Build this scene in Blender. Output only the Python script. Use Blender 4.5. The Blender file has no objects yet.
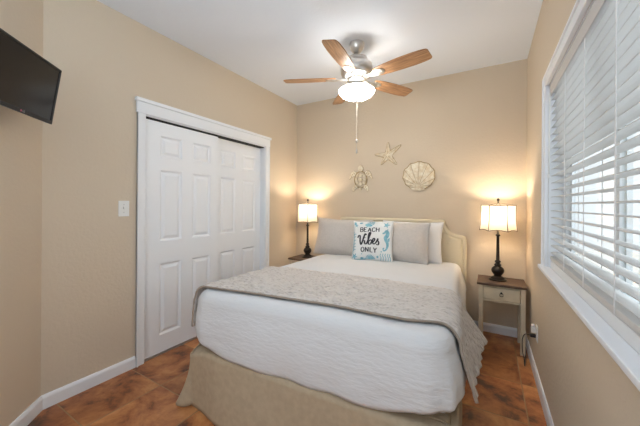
import bpy, bmesh, math, random
from mathutils import Vector, Matrix, noise
random.seed(7)
SC = bpy.context.scene
COL = SC.collection
pi = math.pi
W, D, H = 2.737, 3.44, 2.742          # room width, back wall distance, ceiling height

# ------------------------------------------------------------------ camera
CAMX, CAMZ = 2.412, 1.300
YAW, ROLL, F = .5296, .0073, 286.6
cd = bpy.data.cameras.new('camera'); cam = bpy.data.objects.new('camera', cd); COL.objects.link(cam)
cd.sensor_width = 36; cd.lens = F / 640 * 36; cd.shift_y = -8.45 / 640; cd.clip_start = .02
fw = Vector((-math.sin(YAW), math.cos(YAW), 0)); rt = Vector((math.cos(YAW), math.sin(YAW), 0)); up = Vector((0, 0, 1))
rc = rt * math.cos(ROLL) + up * math.sin(ROLL); uc = -rt * math.sin(ROLL) + up * math.cos(ROLL)
cam.matrix_world = Matrix(((rc.x, uc.x, -fw.x, CAMX), (rc.y, uc.y, -fw.y, 0), (rc.z, uc.z, -fw.z, CAMZ), (0, 0, 0, 1)))
SC.camera = cam

# ------------------------------------------------------------------ world, large lights, exposure
SC.view_settings.view_transform = 'Standard'; SC.view_settings.look = 'None'
SC.view_settings.gamma = 1; SC.view_settings.use_curve_mapping = False
SC.view_settings.exposure = 0.70
wd = bpy.data.worlds.new('overcast_sky'); SC.world = wd; wd.use_nodes = True
bg = wd.node_tree.nodes['Background']; bg.inputs[0].default_value = (.93, .96, 1, 1); bg.inputs[1].default_value = .85

def area(name, loc, rot, sx, sy, power, color):
    l = bpy.data.lights.new(name, 'AREA'); l.shape = 'RECTANGLE'; l.size = sx; l.size_y = sy
    l.energy = power; l.color = color
    o = bpy.data.objects.new(name, l); o.location = loc; o.rotation_euler = rot; COL.objects.link(o); return o
def point(name, loc, power, color, r):
    l = bpy.data.lights.new(name, 'POINT'); l.energy = power; l.color = color; l.shadow_soft_size = r
    o = bpy.data.objects.new(name, l); o.location = loc; COL.objects.link(o); return o
# daylight through the window, an unseen fill added behind the camera, bounced flash
area('window_daylight', (W + .60, 1.45, 1.65), (0, math.radians(90), 0), 1.5, 2.0, 12, (.74, .87, 1))
area('rear_fill_light', (1.75, -1.17, 1.45), (math.radians(90), 0, 0), 1.0, 1.8, 5, (.72, .86, 1))
area('bounced_flash', (1.85, -.75, 1.75), (math.radians(180), 0, 0), .7, .7, 28, (.66, .83, 1))
sun = bpy.data.lights.new('sun', 'SUN'); sun.energy = 3.0; sun.angle = .02; sun.color = (1, .97, .92)
so = bpy.data.objects.new('sun', sun); so.rotation_euler = (0, math.radians(-42), math.radians(12)); COL.objects.link(so)

# ------------------------------------------------------------------ materials
def mat(name, col, rough=.6, metal=0, bump=0, bscale=60, var=0, vscale=4, col2=None, stretch=(1, 1, 1), emit=0, ecol=None,
        trans=0, sheen=0, coat=0, detail=4, bdist=.002):
    m = bpy.data.materials.new(name); m.use_nodes = True; nt = m.node_tree; N = nt.nodes; L = nt.links
    b = N['Principled BSDF']; b.inputs['Base Color'].default_value = (*col, 1)
    b.inputs['Roughness'].default_value = rough; b.inputs['Metallic'].default_value = metal
    if coat: b.inputs['Coat Weight'].default_value = coat
    if sheen: b.inputs['Sheen Weight'].default_value = sheen
    tc = N.new('ShaderNodeTexCoord'); mp = N.new('ShaderNodeMapping'); mp.inputs['Scale'].default_value = stretch
    L.new(tc.outputs['Object'], mp.inputs[0])
    if var or col2:
        n = N.new('ShaderNodeTexNoise'); n.inputs['Scale'].default_value = vscale; n.inputs['Detail'].default_value = detail
        L.new(mp.outputs[0], n.inputs[0]); r = N.new('ShaderNodeValToRGB')
        c2 = col2 or tuple(c * (1 - var) for c in col)
        r.color_ramp.elements[0].position = .35; r.color_ramp.elements[1].position = .65
        r.color_ramp.elements[0].color = (*c2, 1); r.color_ramp.elements[1].color = (*col, 1)
        L.new(n.outputs[0], r.inputs[0]); L.new(r.outputs[0], b.inputs['Base Color'])
    if bump:
        n = N.new('ShaderNodeTexNoise'); n.inputs['Scale'].default_value = bscale; n.inputs['Detail'].default_value = 3
        L.new(mp.outputs[0], n.inputs[0]); bp = N.new('ShaderNodeBump'); bp.inputs['Strength'].default_value = bump
        bp.inputs['Distance'].default_value = bdist
        L.new(n.outputs[0], bp.inputs['Height']); L.new(bp.outputs[0], b.inputs['Normal'])
    if emit:
        b.inputs['Emission Color'].default_value = (*(ecol or col), 1); b.inputs['Emission Strength'].default_value = emit
    if trans:
        b.inputs['Transmission Weight'].default_value = trans
    return m

M = {}
M['wall'] = mat('wall_paint', (.65, .55, .425), .85, bump=.55, bscale=45, bdist=.004)
M['ceil'] = mat('ceiling_paint', (.78, .83, .91), .9, bump=.4, bscale=60, bdist=.004)
M['white'] = mat('white_paint', (.84, .86, .89), .42)
M['door'] = mat('door_paint', (.86, .885, .92), .45, bump=.15, bscale=30, stretch=(1, 6, 1))
M['dark'] = mat('painted_gap_shade', (.02, .02, .02), .8)  # shade of the gap above the closet doors, painted in as black
M['nickel'] = mat('brushed_nickel', (.66, .64, .61), .28, 1)
M['alum'] = mat('aluminium_track', (.55, .55, .56), .35, .9)
M['bronze'] = mat('dark_bronze', (.035, .026, .02), .38, .5, var=.5, vscale=30)
M['braid'] = mat('brown_braid', (.10, .06, .035), .8)
M['gold'] = mat('aged_bronze', (.10, .07, .04), .4, .6)
M['fanwood'] = mat('oak_blade', (.50, .28, .14), .38, col2=(.25, .12, .055), vscale=7, stretch=(1, 14, 14), detail=6)
M['tabletop'] = mat('brown_stained_wood', (.13, .08, .052), .6, col2=(.07, .042, .028), vscale=6, stretch=(2, 16, 16))
M['cream'] = mat('cream_painted_wood', (.66, .58, .43), .6, var=.12, vscale=14, bump=.2, bscale=60)
M['duvet'] = mat('white_matelasse', (.70, .705, .715), .9, bump=.55, bscale=34, stretch=(.7, .7, 2.2), bdist=.006)
M['sheet'] = mat('white_cotton', (.80, .80, .80), .9, bump=.3, bscale=20)
M['skirt'] = mat('tan_linen', (.48, .375, .255), .95, bump=.3, bscale=220, var=.10, vscale=30)
M['mattress'] = mat('mattress_ticking', (.7, .7, .68), .9)
M['pillow'] = mat('beige_linen', (.60, .555, .515), .95, bump=.35, bscale=160, var=.07, vscale=50)
M['pwhite'] = mat('white_pillowcase', (.82, .80, .78), .9, bump=.3, bscale=18)
M['deco'] = mat('white_canvas', (.80, .80, .78), .9, bump=.2, bscale=120)
M['ink'] = mat('charcoal_print', (.04, .04, .05), .9)
M['blue'] = mat('blue_print', (.17, .40, .50), .9, col2=(.30, .55, .62), vscale=40)
M['headboard'] = mat('ivory_upholstery', (.76, .67, .49), .9, bump=.2, bscale=200)
M['plastic'] = mat('white_plastic', (.82, .82, .80), .3)
M['blackp'] = mat('black_plastic', (.012, .012, .013), .3)
M['screen'] = mat('tv_screen', (.006, .006, .008), .16)
M['bezel'] = mat('tv_bezel', (.008, .008, .009), .4)
M['logo'] = mat('grey_logo_print', (.55, .52, .52), .5)
M['pinklogo'] = mat('pink_logo_print', (.55, .12, .2), .5)
M['slat'] = mat('white_blind_slat', (.62, .60, .58), .5)
M['cordm'] = mat('white_cord', (.8, .8, .8), .8)
M['vinyl'] = mat('white_vinyl', (.76, .77, .78), .4)
M['art'] = mat('whitewashed_wood', (.86, .80, .66), .8, col2=(.70, .58, .40), vscale=28)
M['artedge'] = mat('gilded_wood', (.55, .39, .19), .6, var=.4, vscale=40)
M['siding'] = mat('pale_siding', (.62, .63, .64), .8)
M['extpost'] = mat('exterior_white_trim', (.8, .8, .8), .7)
M['brick'] = mat('pinkish_brick', (.60, .42, .36), .9, var=.2, vscale=20)
M['extglass'] = mat('exterior_window_glass', (.12, .14, .17), .1)
M['ground'] = mat('pale_concrete', (.55, .54, .52), .95, var=.1)

def lampshade(name, col, tr):
    m = bpy.data.materials.new(name); m.use_nodes = True; N = m.node_tree.nodes; L = m.node_tree.links
    N.remove(N['Principled BSDF']); o = N['Material Output']
    d = N.new('ShaderNodeBsdfDiffuse'); t = N.new('ShaderNodeBsdfTranslucent'); mx = N.new('ShaderNodeMixShader')
    d.inputs[0].default_value = (*col, 1); t.inputs[0].default_value = (*col, 1); mx.inputs[0].default_value = tr
    L.new(d.outputs[0], mx.inputs[1]); L.new(t.outputs[0], mx.inputs[2]); L.new(mx.outputs[0], o.inputs[0])
    return m
M['shade'] = lampshade('linen_lampshade', (.74, .67, .56), .27)
M['bulb'] = mat('lit_bulb', (1, .9, .75), .5, emit=30, ecol=(1, .72, .42))
M['bowl'] = mat('lit_frosted_glass', (.95, .93, .88), .3, emit=21.0, ecol=(1, .95, .87))

def glass():
    m = bpy.data.materials.new('clear_pane'); m.use_nodes = True; N = m.node_tree.nodes; L = m.node_tree.links
    N.remove(N['Principled BSDF']); o = N['Material Output']
    t = N.new('ShaderNodeBsdfTransparent'); g = N.new('ShaderNodeBsdfGlossy'); g.inputs['Roughness'].default_value = .02
    t.inputs[0].default_value = (.93, .96, .96, 1)
    fr = N.new('ShaderNodeFresnel'); mx = N.new('ShaderNodeMixShader')
    gm = N.new('ShaderNodeNewGeometry'); f1 = N.new('ShaderNodeMath'); f1.operation = 'SUBTRACT'; f1.inputs[0].default_value = 1; L.new(gm.outputs['Backfacing'], f1.inputs[1])
    f2 = N.new('ShaderNodeMath'); f2.operation = 'MULTIPLY'; L.new(fr.outputs[0], f2.inputs[0]); L.new(f1.outputs[0], f2.inputs[1]); L.new(f2.outputs[0], mx.inputs[0]); L.new(t.outputs[0], mx.inputs[1]); L.new(g.outputs[0], mx.inputs[2]); L.new(mx.outputs[0], o.inputs[0])
    return m
M['glass'] = glass()

def tile_floor():
    m = bpy.data.materials.new('rust_brown_tiles'); m.use_nodes = True; N = m.node_tree.nodes; L = m.node_tree.links
    b = N['Principled BSDF']
    tc = N.new('ShaderNodeTexCoord'); sep = N.new('ShaderNodeSeparateXYZ'); L.new(tc.outputs['Object'], sep.inputs[0])
    def mth(op, a, bb=None):
        n = N.new('ShaderNodeMath'); n.operation = op
        for i, v in enumerate((a, bb)):
            if v is None: continue
            if isinstance(v, (int, float)): n.inputs[i].default_value = v
            else: L.new(v, n.inputs[i])
        return n.outputs[0]
    fx = mth('DIVIDE', mth('SUBTRACT', sep.outputs[0], .404), .4458)
    fy = mth('DIVIDE', mth('SUBTRACT', sep.outputs[1], .744), .4530)
    ix, iy = mth('FLOOR', fx), mth('FLOOR', fy)
    def edge(f): # distance to nearest joint, in tiles
        fr = mth('FRACT', f); return mth('MINIMUM', fr, mth('SUBTRACT', 1.0, fr))
    e = mth('MINIMUM', edge(fx), edge(fy))
    cell = N.new('ShaderNodeCombineXYZ'); L.new(ix, cell.inputs[0]); L.new(iy, cell.inputs[1])
    wn = N.new('ShaderNodeTexWhiteNoise'); wn.noise_dimensions = '2D'; L.new(cell.outputs[0], wn.inputs['Vector'])
    # mottling shifted per tile
    sc = N.new('ShaderNodeVectorMath'); sc.operation = 'SCALE'; L.new(wn.outputs['Color'], sc.inputs[0]); sc.inputs['Scale'].default_value = 9
    ad = N.new('ShaderNodeVectorMath'); ad.operation = 'ADD'; L.new(tc.outputs['Object'], ad.inputs[0]); L.new(sc.outputs[0], ad.inputs[1])
    n1 = N.new('ShaderNodeTexNoise'); n1.inputs['Scale'].default_value = 4.2; n1.inputs['Detail'].default_value = 8; n1.inputs['Roughness'].default_value = .65; n1.inputs['Distortion'].default_value = .35
    L.new(ad.outputs[0], n1.inputs[0])
    r = N.new('ShaderNodeValToRGB'); el = r.color_ramp.elements
    el[0].position = .36; el[0].color = (.065, .026, .013, 1)
    el[1].position = .70; el[1].color = (.60, .31, .12, 1)
    k = el.new(.45); k.color = (.29, .095, .032, 1)
    k = el.new(.57); k.color = (.46, .19, .065, 1)
    L.new(n1.outputs[0], r.inputs[0])
    vv = mth('ADD', mth('MULTIPLY', wn.outputs['Value'], .35), .85)
    mul = N.new('ShaderNodeVectorMath'); mul.operation = 'SCALE'; L.new(r.outputs[0], mul.inputs[0]); L.new(vv, mul.inputs['Scale'])
    g = N.new('ShaderNodeMapRange'); g.inputs['From Min'].default_value = .006; g.inputs['From Max'].default_value = .011
    g.interpolation_type = 'SMOOTHSTEP'; L.new(e, g.inputs[0])
    mx = N.new('ShaderNodeMix'); mx.data_type = 'RGBA'; L.new(g.outputs[0], mx.inputs['Factor'])
    mx.inputs['A'].default_value = (.34, .21, .11, 1); L.new(mul.outputs[0], mx.inputs['B'])
    L.new(mx.outputs['Result'], b.inputs['Base Color'])
    rr = N.new('ShaderNodeMapRange'); rr.inputs['To Min'].default_value = .8; rr.inputs['To Max'].default_value = .42; L.new(g.outputs[0], rr.inputs[0])
    L.new(rr.outputs[0], b.inputs['Roughness'])
    hgt = mth('ADD', g.outputs[0], mth('MULTIPLY', n1.outputs[0], 1.2))
    bp = N.new('ShaderNodeBump'); bp.inputs['Strength'].default_value = .5; bp.inputs['Distance'].default_value = .003
    L.new(hgt, bp.inputs['Height']); L.new(bp.outputs[0], b.inputs['Normal'])
    return m
M['floor'] = tile_floor()

def throw_mat():
    m = bpy.data.materials.new('taupe_quilting'); m.use_nodes = True; N = m.node_tree.nodes; L = m.node_tree.links
    b = N['Principled BSDF']; b.inputs['Roughness'].default_value = .7; b.inputs['Sheen Weight'].default_value = .3
    uv = N.new('ShaderNodeUVMap'); uv.uv_map = 'UVMap'
    mp = N.new('ShaderNodeMapping'); mp.inputs['Scale'].default_value = (26, 62, 1); L.new(uv.outputs[0], mp.inputs[0])
    br = N.new('ShaderNodeTexBrick'); br.inputs['Scale'].default_value = 1; br.inputs['Mortar Size'].default_value = .10
    br.inputs['Mortar Smooth'].default_value = 1; br.inputs['Brick Width'].default_value = 1; br.inputs['Row Height'].default_value = 1.6
    L.new(mp.outputs[0], br.inputs[0])
    vo = N.new('ShaderNodeTexVoronoi'); vo.inputs['Scale'].default_value = 1.3; L.new(mp.outputs[0], vo.inputs[0])
    r = N.new('ShaderNodeValToRGB'); r.color_ramp.elements[0].position = .05; r.color_ramp.elements[0].color = (.36, .31, .27, 1)
    r.color_ramp.elements[1].position = .42; r.color_ramp.elements[1].color = (.64, .59, .55, 1)
    L.new(vo.outputs[0], r.inputs[0]); L.new(r.outputs[0], b.inputs['Base Color'])
    bp = N.new('ShaderNodeBump'); bp.inputs['Strength'].default_value = 1; bp.inputs['Distance'].default_value = .010
    L.new(vo.outputs[0], bp.inputs['Height']); L.new(bp.outputs[0], b.inputs['Normal'])
    return m
M['throw'] = throw_mat()
M['throwback'] = mat('taupe_backing', (.36, .29, .23), .8)

# ------------------------------------------------------------------ mesh helpers
def new_obj(name, bm, mats, parent=None, smooth=False, loc=None, autosmooth=None):
    me = bpy.data.meshes.new(name); bmesh.ops.recalc_face_normals(bm, faces=bm.faces) if smooth != 'raw' else None
    bm.to_mesh(me); bm.free()
    for m in (mats if isinstance(mats, (list, tuple)) else [mats]): me.materials.append(m)
    if smooth: me.polygons.foreach_set('use_smooth', [True] * len(me.polygons))
    o = bpy.data.objects.new(name, me); COL.objects.link(o)
    if parent: o.parent = parent
    if loc is not None: o.location = loc
    return o
def tag(o, label, cat, group=None, kind=None):
    if label: o['label'] = label
    if cat: o['category'] = cat
    if group: o['group'] = group
    if kind: o['kind'] = kind
    return o
def struct(o, label=None):
    o['kind'] = 'structure'
    if label: o['label'] = label
    return o
def empty(name, loc=(0, 0, 0), rz=0, label=None, cat=None, group=None):
    o = bpy.data.objects.new(name, None); COL.objects.link(o); o.location = loc; o.rotation_euler = (0, 0, rz)
    o.empty_display_size = .05
    return tag(o, label, cat, group)
def box(bm, x0, x1, y0, y1, z0, z1, mi=0, bev=0):
    vs = [bm.verts.new((x, y, z)) for x in (x0, x1) for y in (y0, y1) for z in (z0, z1)]
    idx = [(0, 1, 3, 2), (4, 6, 7, 5), (0, 4, 5, 1), (2, 3, 7, 6), (0, 2, 6, 4), (1, 5, 7, 3)]
    fs = [bm.faces.new([vs[i] for i in f]) for f in idx]
    for f in fs: f.material_index = mi
    if bev:
        es = list({e for f in fs for e in f.edges})
        bmesh.ops.bevel(bm, geom=es, offset=bev, segments=2, profile=.6, affect='EDGES', clamp_overlap=True)
    return fs
def lathe(bm, prof, cx=0, cy=0, n=28, mi=0, cap=True, close_axis=True):
    rings = []
    for r, z in prof:
        if r < 1e-5: rings.append([bm.verts.new((cx, cy, z))])
        else: rings.append([bm.verts.new((cx + r * math.cos(2 * pi * i / n), cy + r * math.sin(2 * pi * i / n), z)) for i in range(n)])
    for a, b in zip(rings, rings[1:]):
        for i in range(n):
            j = (i + 1) % n
            if len(a) == 1 and len(b) == 1: continue
            if len(a) == 1: f = bm.faces.new((a[0], b[j], b[i]))
            elif len(b) == 1: f = bm.faces.new((a[i], a[j], b[0]))
            else: f = bm.faces.new((a[i], a[j], b[j], b[i]))
            f.material_index = mi
    if cap:
        for r in (rings[0], rings[-1]):
            if len(r) > 1:
                f = bm.faces.new(r); f.material_index = mi
def tube(bm, pts, r, n=8, mi=0, cap=True):
    pts = [Vector(p) for p in pts]; rings = []
    rr = r if isinstance(r, (list, tuple)) else [r] * len(pts)
    ref = None
    for i, p in enumerate(pts):
        t = (pts[min(i + 1, len(pts) - 1)] - pts[max(i - 1, 0)]).normalized()
        if ref is None:
            ref = Vector((0, 0, 1)) if abs(t.z) < .9 else Vector((1, 0, 0))
        a = t.cross(ref).normalized(); b = t.cross(a).normalized(); ref = -b if False else ref
        rings.append([bm.verts.new(p + (a * math.cos(2 * pi * k / n) + b * math.sin(2 * pi * k / n)) * rr[i]) for k in range(n)])
    for A, B in zip(rings, rings[1:]):
        for k in range(n):
            f = bm.faces.new((A[k], A[(k + 1) % n], B[(k + 1) % n], B[k])); f.material_index = mi
    if cap:
        bm.faces.new(rings[0]).material_index = mi; bm.faces.new(rings[-1]).material_index = mi
def prism(bm, pts2, z0, z1, mi=0, xf=None):
    xf = xf or (lambda x, y, z: (x, y, z))
    a = [bm.verts.new(xf(x, y, z0)) for x, y in pts2]; b = [bm.verts.new(xf(x, y, z1)) for x, y in pts2]
    f = bm.faces.new(a); f.material_index = mi; f = bm.faces.new(b); f.material_index = mi
    n = len(a)
    for i in range(n):
        f = bm.faces.new((a[i], a[(i + 1) % n], b[(i + 1) % n], b[i])); f.material_index = mi
def catmull(pts, k=8):
    pts = [Vector(p) for p in pts]; out = []
    for i in range(len(pts) - 1):
        p0, p1, p2, p3 = pts[max(i - 1, 0)], pts[i], pts[i + 1], pts[min(i + 2, len(pts) - 1)]
        for j in range(k):
            t = j / k
            out.append(.5 * ((2 * p1) + (p2 - p0) * t + (2 * p0 - 5 * p1 + 4 * p2 - p3) * t * t + (3 * p1 - p0 - 3 * p2 + p3) * t ** 3))
    out.append(pts[-1]); return out
def copy_tree(o, parent=None):
    c = o.copy(); COL.objects.link(c); c.parent = parent
    for ch in list(o.children): copy_tree(ch, c)
    return c
def nz(x, y, z=0, s=1): return noise.noise(Vector((x * s, y * s, z * s)))

# ------------------------------------------------------------------ room shell
BACK = -1.3                     # wall behind the photographer
CO0, CO1, COZ = 1.293, 2.746, 2.02        # closet opening
WO0, WO1, WOZ0, WOZ1 = .62, 2.255, .92, 2.052 # window opening (y0,y1,z0,z1)
T = .12
bm = bmesh.new(); box(bm, -.8, W + T, BACK - T, D + T, -.1, 0); struct(new_obj('floor', bm, M['floor']), 'floor of large mottled rust-brown square tiles')
bm = bmesh.new(); box(bm, -.8, W + T, BACK - T, D + T, H, H + .1); struct(new_obj('ceiling', bm, M['ceil']), 'flat off-white ceiling')
bm = bmesh.new(); box(bm, -T, W + T, D, D + T, 0, H); struct(new_obj('wall_back', bm, M['wall']), 'beige wall behind the headboard')
bm = bmesh.new()
box(bm, -T, 0, .60, CO0, 0, H); box(bm, -T, 0, CO1, D, 0, H); box(bm, -T, 0, CO0, CO1, COZ, H)
struct(new_obj('wall_left', bm, M['wall']), 'beige wall with the closet opening')
bm = bmesh.new()
box(bm, W, W + T, BACK, WO0, 0, H); box(bm, W, W + T, WO1, D, 0, H); box(bm, W, W + T, WO0, WO1, 0, WOZ0); box(bm, W, W + T, WO0, WO1, WOZ1, H)
struct(new_obj('wall_right', bm, M['wall']), 'beige wall with the window')
# 45 degree wall that carries the television, then the walls behind the camera
DX = .9
bm = bmesh.new(); prism(bm, [(0, .67), (DX, .67 - DX), (DX - T, .67 - DX - T * .6), (-T, .67 - .05)], 0, H); struct(new_obj('wall_diagonal', bm, M['wall']), 'angled beige wall behind the television')
bm = bmesh.new(); box(bm, DX - T, DX, BACK, .67 - DX, 0, H); struct(new_obj('wall_entry', bm, M['wall']), 'short beige wall behind the camera')
bm = bmesh.new(); box(bm, DX - T, 1.2, BACK - T, BACK, 0, H); box(bm, 2.3, W + T, BACK - T, BACK, 0, H); box(bm, 1.2, 2.3, BACK - T, BACK, 2.4, H)
struct(new_obj('wall_front', bm, M['wall']), 'beige wall with a doorway behind the camera')
# closet interior
bm = bmesh.new(); box(bm, -.74, -.70, CO0 - .1, CO1 + .1, 0, H); box(bm, -.70, -T, CO0 - .14, CO0 - .1, 0, H); box(bm, -.70, -T, CO1 + .1, CO1 + .14, 0, H)
struct(new_obj('wall_closet', bm, M['wall']), 'inside of the closet')

# baseboards (profile: tall board with a rounded cap)
def baseboard(name, a, b, nrm, label):
    a, b, n = Vector((*a, 0)), Vector((*b, 0)), Vector((*nrm, 0))
    bm = bmesh.new(); prof = [(0, 0), (.014, 0), (.014, .068), (.011, .078), (.006, .088), (0, .088)]
    A = [bm.verts.new(a + n * u + up * v) for u, v in prof]; B = [bm.verts.new(b + n * u + up * v) for u, v in prof]
    bm.faces.new(A); bm.faces.new(B)
    for i in range(6): bm.faces.new((A[i], A[(i + 1) % 6], B[(i + 1) % 6], B[i]))
    struct(new_obj(name, bm, M['white']), label)
baseboard('baseboard_left', (0, .67), (0, 1.225), (1, 0), 'white baseboard left of the closet')
baseboard('baseboard_left_corner', (0, 2.815), (0, D), (1, 0), 'white baseboard right of the closet')
baseboard('baseboard_back', (0, D), (W, D), (0, -1), 'white baseboard behind the bed')
baseboard('baseboard_right', (W, BACK), (W, D), (-1, 0), 'white baseboard under the window')
q = math.sqrt(.5)
baseboard('baseboard_diagonal', (DX, .67 - DX), (0, .67), (q, q), 'white baseboard under the television')

# closet casing
bm = bmesh.new()
box(bm, 0, .018, 1.228, 1.290, 0, 2.03, bev=.004); box(bm, 0, .026, 1.228, 1.240, 0, 2.03, bev=.003); box(bm, -T, .004, 1.288, 1.296, 0, 2.03)
box(bm, 0, .018, 2.752, 2.815, 0, 2.03, bev=.004); box(bm, 0, .026, 2.803, 2.815, 0, 2.03, bev=.003); box(bm, -T, .004, 2.743, 2.753, 0, 2.03)
box(bm, 0, .022, 1.220, 2.823, 2.022, 2.115, bev=.004); box(bm, 0, .036, 1.210, 2.833, 2.112, 2.142, bev=.006)
box(bm, -T, .004, 1.29, 2.75, 2.014, 2.03)
struct(new_obj('trim_1', bm, M['white']), 'white casing around the closet opening')
bm = bmesh.new(); box(bm, -.115, -.012, 1.296, 2.744, 2.004, 2.014)
struct(new_obj('trim_2', bm, M['dark']), 'overhead track of the closet doors, coloured black as gap shade')
bm = bmesh.new(); box(bm, -.10, -.004, 1.296, 2.744, 0, .006); 
for x in (-.095, -.052, -.010): box(bm, x, x + .005, 1.296, 2.744, .006, .014)
struct(new_obj('trim_3', bm, M['alum']), 'metal floor track of the closet doors')

# sliding six panel doors
def panel_door(name, x, y0, y1, z0, z1, label):
    bm = bmesh.new(); t = .032
    sa, sb, mid = .130, .092, .112
    w = (y1 - y0 - sa - sb - mid) / 2
    cols = [(y0 + sa, y0 + sa + w), (y1 - sb - w, y1 - sb)]
    rows = [(z0 + .15, z0 + .765), (z0 + .96, z0 + 1.570), (z0 + 1.685, z0 + 1.865)]
    ys = sorted({y0, y1, *[v for c in cols for v in c]}); zs = sorted({z0, z1, *[v for r in rows for v in r]})
    def quad(p): return bm.faces.new([bm.verts.new(v) for v in p])
    for ya, yb in zip(ys, ys[1:]):
        for za, zb in zip(zs, zs[1:]):
            if any(abs(ya - c[0]) < 1e-6 for c in cols) and any(abs(za - r[0]) < 1e-6 for r in rows):
                # moulded recess and raised field
                prev = None
                for ins, dp in ((0, 0), (.005, -.005), (.014, -.012), (.022, -.012), (.044, -.002)):
                    ring = [(x + dp, ya + ins, za + ins), (x + dp, yb - ins, za + ins), (x + dp, yb - ins, zb - ins), (x + dp, ya + ins, zb - ins)]
                    if prev:
                        for k in range(4): quad([prev[k], prev[(k + 1) % 4], ring[(k + 1) % 4], ring[k]])
                    prev = ring
                quad(prev)
            else: quad([(x, ya, za), (x, yb, za), (x, yb, zb), (x, ya, zb)])
    for a, b in (((y0, z0), (y1, z0)), ((y1, z0), (y1, z1)), ((y1, z1), (y0, z1)), ((y0, z1), (y0, z0))):
        quad([(x, a[0], a[1]), (x, b[0], b[1]), (x - t, b[0], b[1]), (x - t, a[0], a[1])])
    quad([(x - t, y0, z0), (x - t, y1, z0), (x - t, y1, z1), (x - t, y0, z1)])
    bmesh.ops.remove_doubles(bm, verts=bm.verts, dist=1e-5)
    return struct(new_obj(name, bm, M['door']), label)
d1 = panel_door('door_1', -.016, 1.300, 2.036, .016, 1.996, 'left white six-panel sliding closet door, in front')
d2 = panel_door('door_2', -.070, 1.990, 2.742, .016, 2.001, 'right white six-panel sliding closet door, behind')

# ------------------------------------------------------------------ window
bm = bmesh.new()   # casing
c = .065
box(bm, W - .020, W, WO1, WO1 + c, WOZ0, WOZ1 + c, bev=.004); box(bm, W - .028, W, WO1 + c - .016, WO1 + c, WOZ0, WOZ1 + c, bev=.004)
box(bm, W - .020, W, WO0 - c, WO0, WOZ0, WOZ1 + c, bev=.004); box(bm, W - .028, W, WO0 - c, WO0 - c + .016, WOZ0, WOZ1 + c, bev=.004)
box(bm, W - .020, W, WO0, WO1, WOZ1, WOZ1 + c, bev=.004); box(bm, W - .028, W, WO0 - c, WO1 + c, WOZ1 + c - .016, WOZ1 + c, bev=.004)
# reveal lining
box(bm, W, W + T, WO1 - .006, WO1, WOZ0, WOZ1); box(bm, W, W + T, WO0, WO0 + .006, WOZ0, WOZ1); box(bm, W, W + T, WO0, WO1, WOZ1 - .006, WOZ1)
tr = struct(new_obj('trim_4', bm, M['white']), 'white casing around the window')
win = empty('window_1'); struct(win, 'white framed window behind the blind')
bm = bmesh.new()
box(bm, W - .042, W + .012, WO0 - c - .022, WO1 + c + .022, WOZ0 - .018, WOZ0 + .004, bev=.005)
new_obj('window_sill', bm, M['white'], win)
bm = bmesh.new(); box(bm, W - .016, W, WO0 - c, WO1 + c, WOZ0 - .050, WOZ0 - .018, bev=.004)
new_obj('apron', bm, M['white'], win)
bm = bmesh.new(); fx0, fx1 = W + .075, W + .118
box(bm, W + .012, fx1, WO0, WO1, WOZ0, WOZ0 + .048, bev=.004); box(bm, fx0, fx1, WO0, WO1, WOZ1 - .045, WOZ1, bev=.004)
box(bm, fx0, fx1, WO0, WO0 + .045, WOZ0, WOZ1, bev=.004); box(bm, fx0, fx1, WO1 - .045, WO1, WOZ0, WOZ1, bev=.004)
new_obj('window_frame', bm, M['vinyl'], win)
ym = (WO0 + WO1) / 2
for ya, yb, dx in ((WO0 + .04, ym + .022, 0), (ym - .022, WO1 - .04, .016)):
    bm = bmesh.new(); xa, xb = fx0 + .006 + dx, fx0 + .022 + dx; s = .035
    box(bm, xa, xb, ya, ya + s, WOZ0 + .04, WOZ1 - .04); box(bm, xa, xb, yb - s, yb, WOZ0 + .04, WOZ1 - .04)
    box(bm, xa, xb, ya, yb, WOZ0 + .04, WOZ0 + .075); box(bm, xa, xb, ya, yb, WOZ1 - .075, WOZ1 - .04)
    sash = new_obj('sash', bm, M['vinyl'], win)
    bm = bmesh.new(); box(bm, xa + .006, xa + .010, ya + .03, yb - .03, WOZ0 + .07, WOZ1 - .07); new_obj('pane', bm, M['glass'], sash)

# blind
bl = empty('window_blind', (W + .035, ym, WOZ1), 0, 'wide white horizontal slat blind hanging in the window', 'blind')
b0, b1 = WO0 + .012 - ym, WO1 - .012 - ym
ztop, zbot = -.07, WOZ0 + .054 - WOZ1
bm = bmesh.new(); box(bm, -.033, -.024, b0, b1, -.075, -.008, bev=.003); box(bm, -.030, .028, b0 + .004, b1 - .004, -.045, -.008, bev=.003)
new_obj('headrail', bm, M['slat'], bl)
bm = bmesh.new(); sp = .0425; n = int((ztop - zbot - .03) / sp); tilt = math.radians(-3)
for i in range(n + 1):
    z = zbot + .042 + i * sp
    prof = []
    for u in (-1, -.5, 0, .5, 1):
        prof.append((u * .025 * math.cos(tilt), z + u * .025 * math.sin(tilt) + .0035 * (1 - u * u)))
    top = [(x, zz + .0014) for x, zz in prof]; bot = [(x, zz - .0014) for x, zz in prof]
    loop = bot + top[::-1]
    A = [bm.verts.new((x, b0, zz)) for x, zz in loop]; B = [bm.verts.new((x, b1, zz)) for x, zz in loop]
    bm.faces.new(A); bm.faces.new(B)
    for k in range(len(loop)): bm.faces.new((A[k], A[(k + 1) % len(loop)], B[(k + 1) % len(loop)], B[k]))
new_obj('slats', bm, M['slat'], bl)
bm = bmesh.new(); box(bm, -.026, .026, b0, b1, zbot - .002, zbot + .020, bev=.005); new_obj('bottom_rail', bm, M['slat'], bl)
for yy in (1.87 - ym, 1.53 - ym, 1.20 - ym, .86 - ym):
    bm = bmesh.new()
    for xx in (-.0275, .0275): box(bm, xx - .0006, xx + .0006, yy - .0045, yy + .0045, zbot, ztop + .04)
    new_obj('ladder_tape', bm, M['cordm'], bl)
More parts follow.
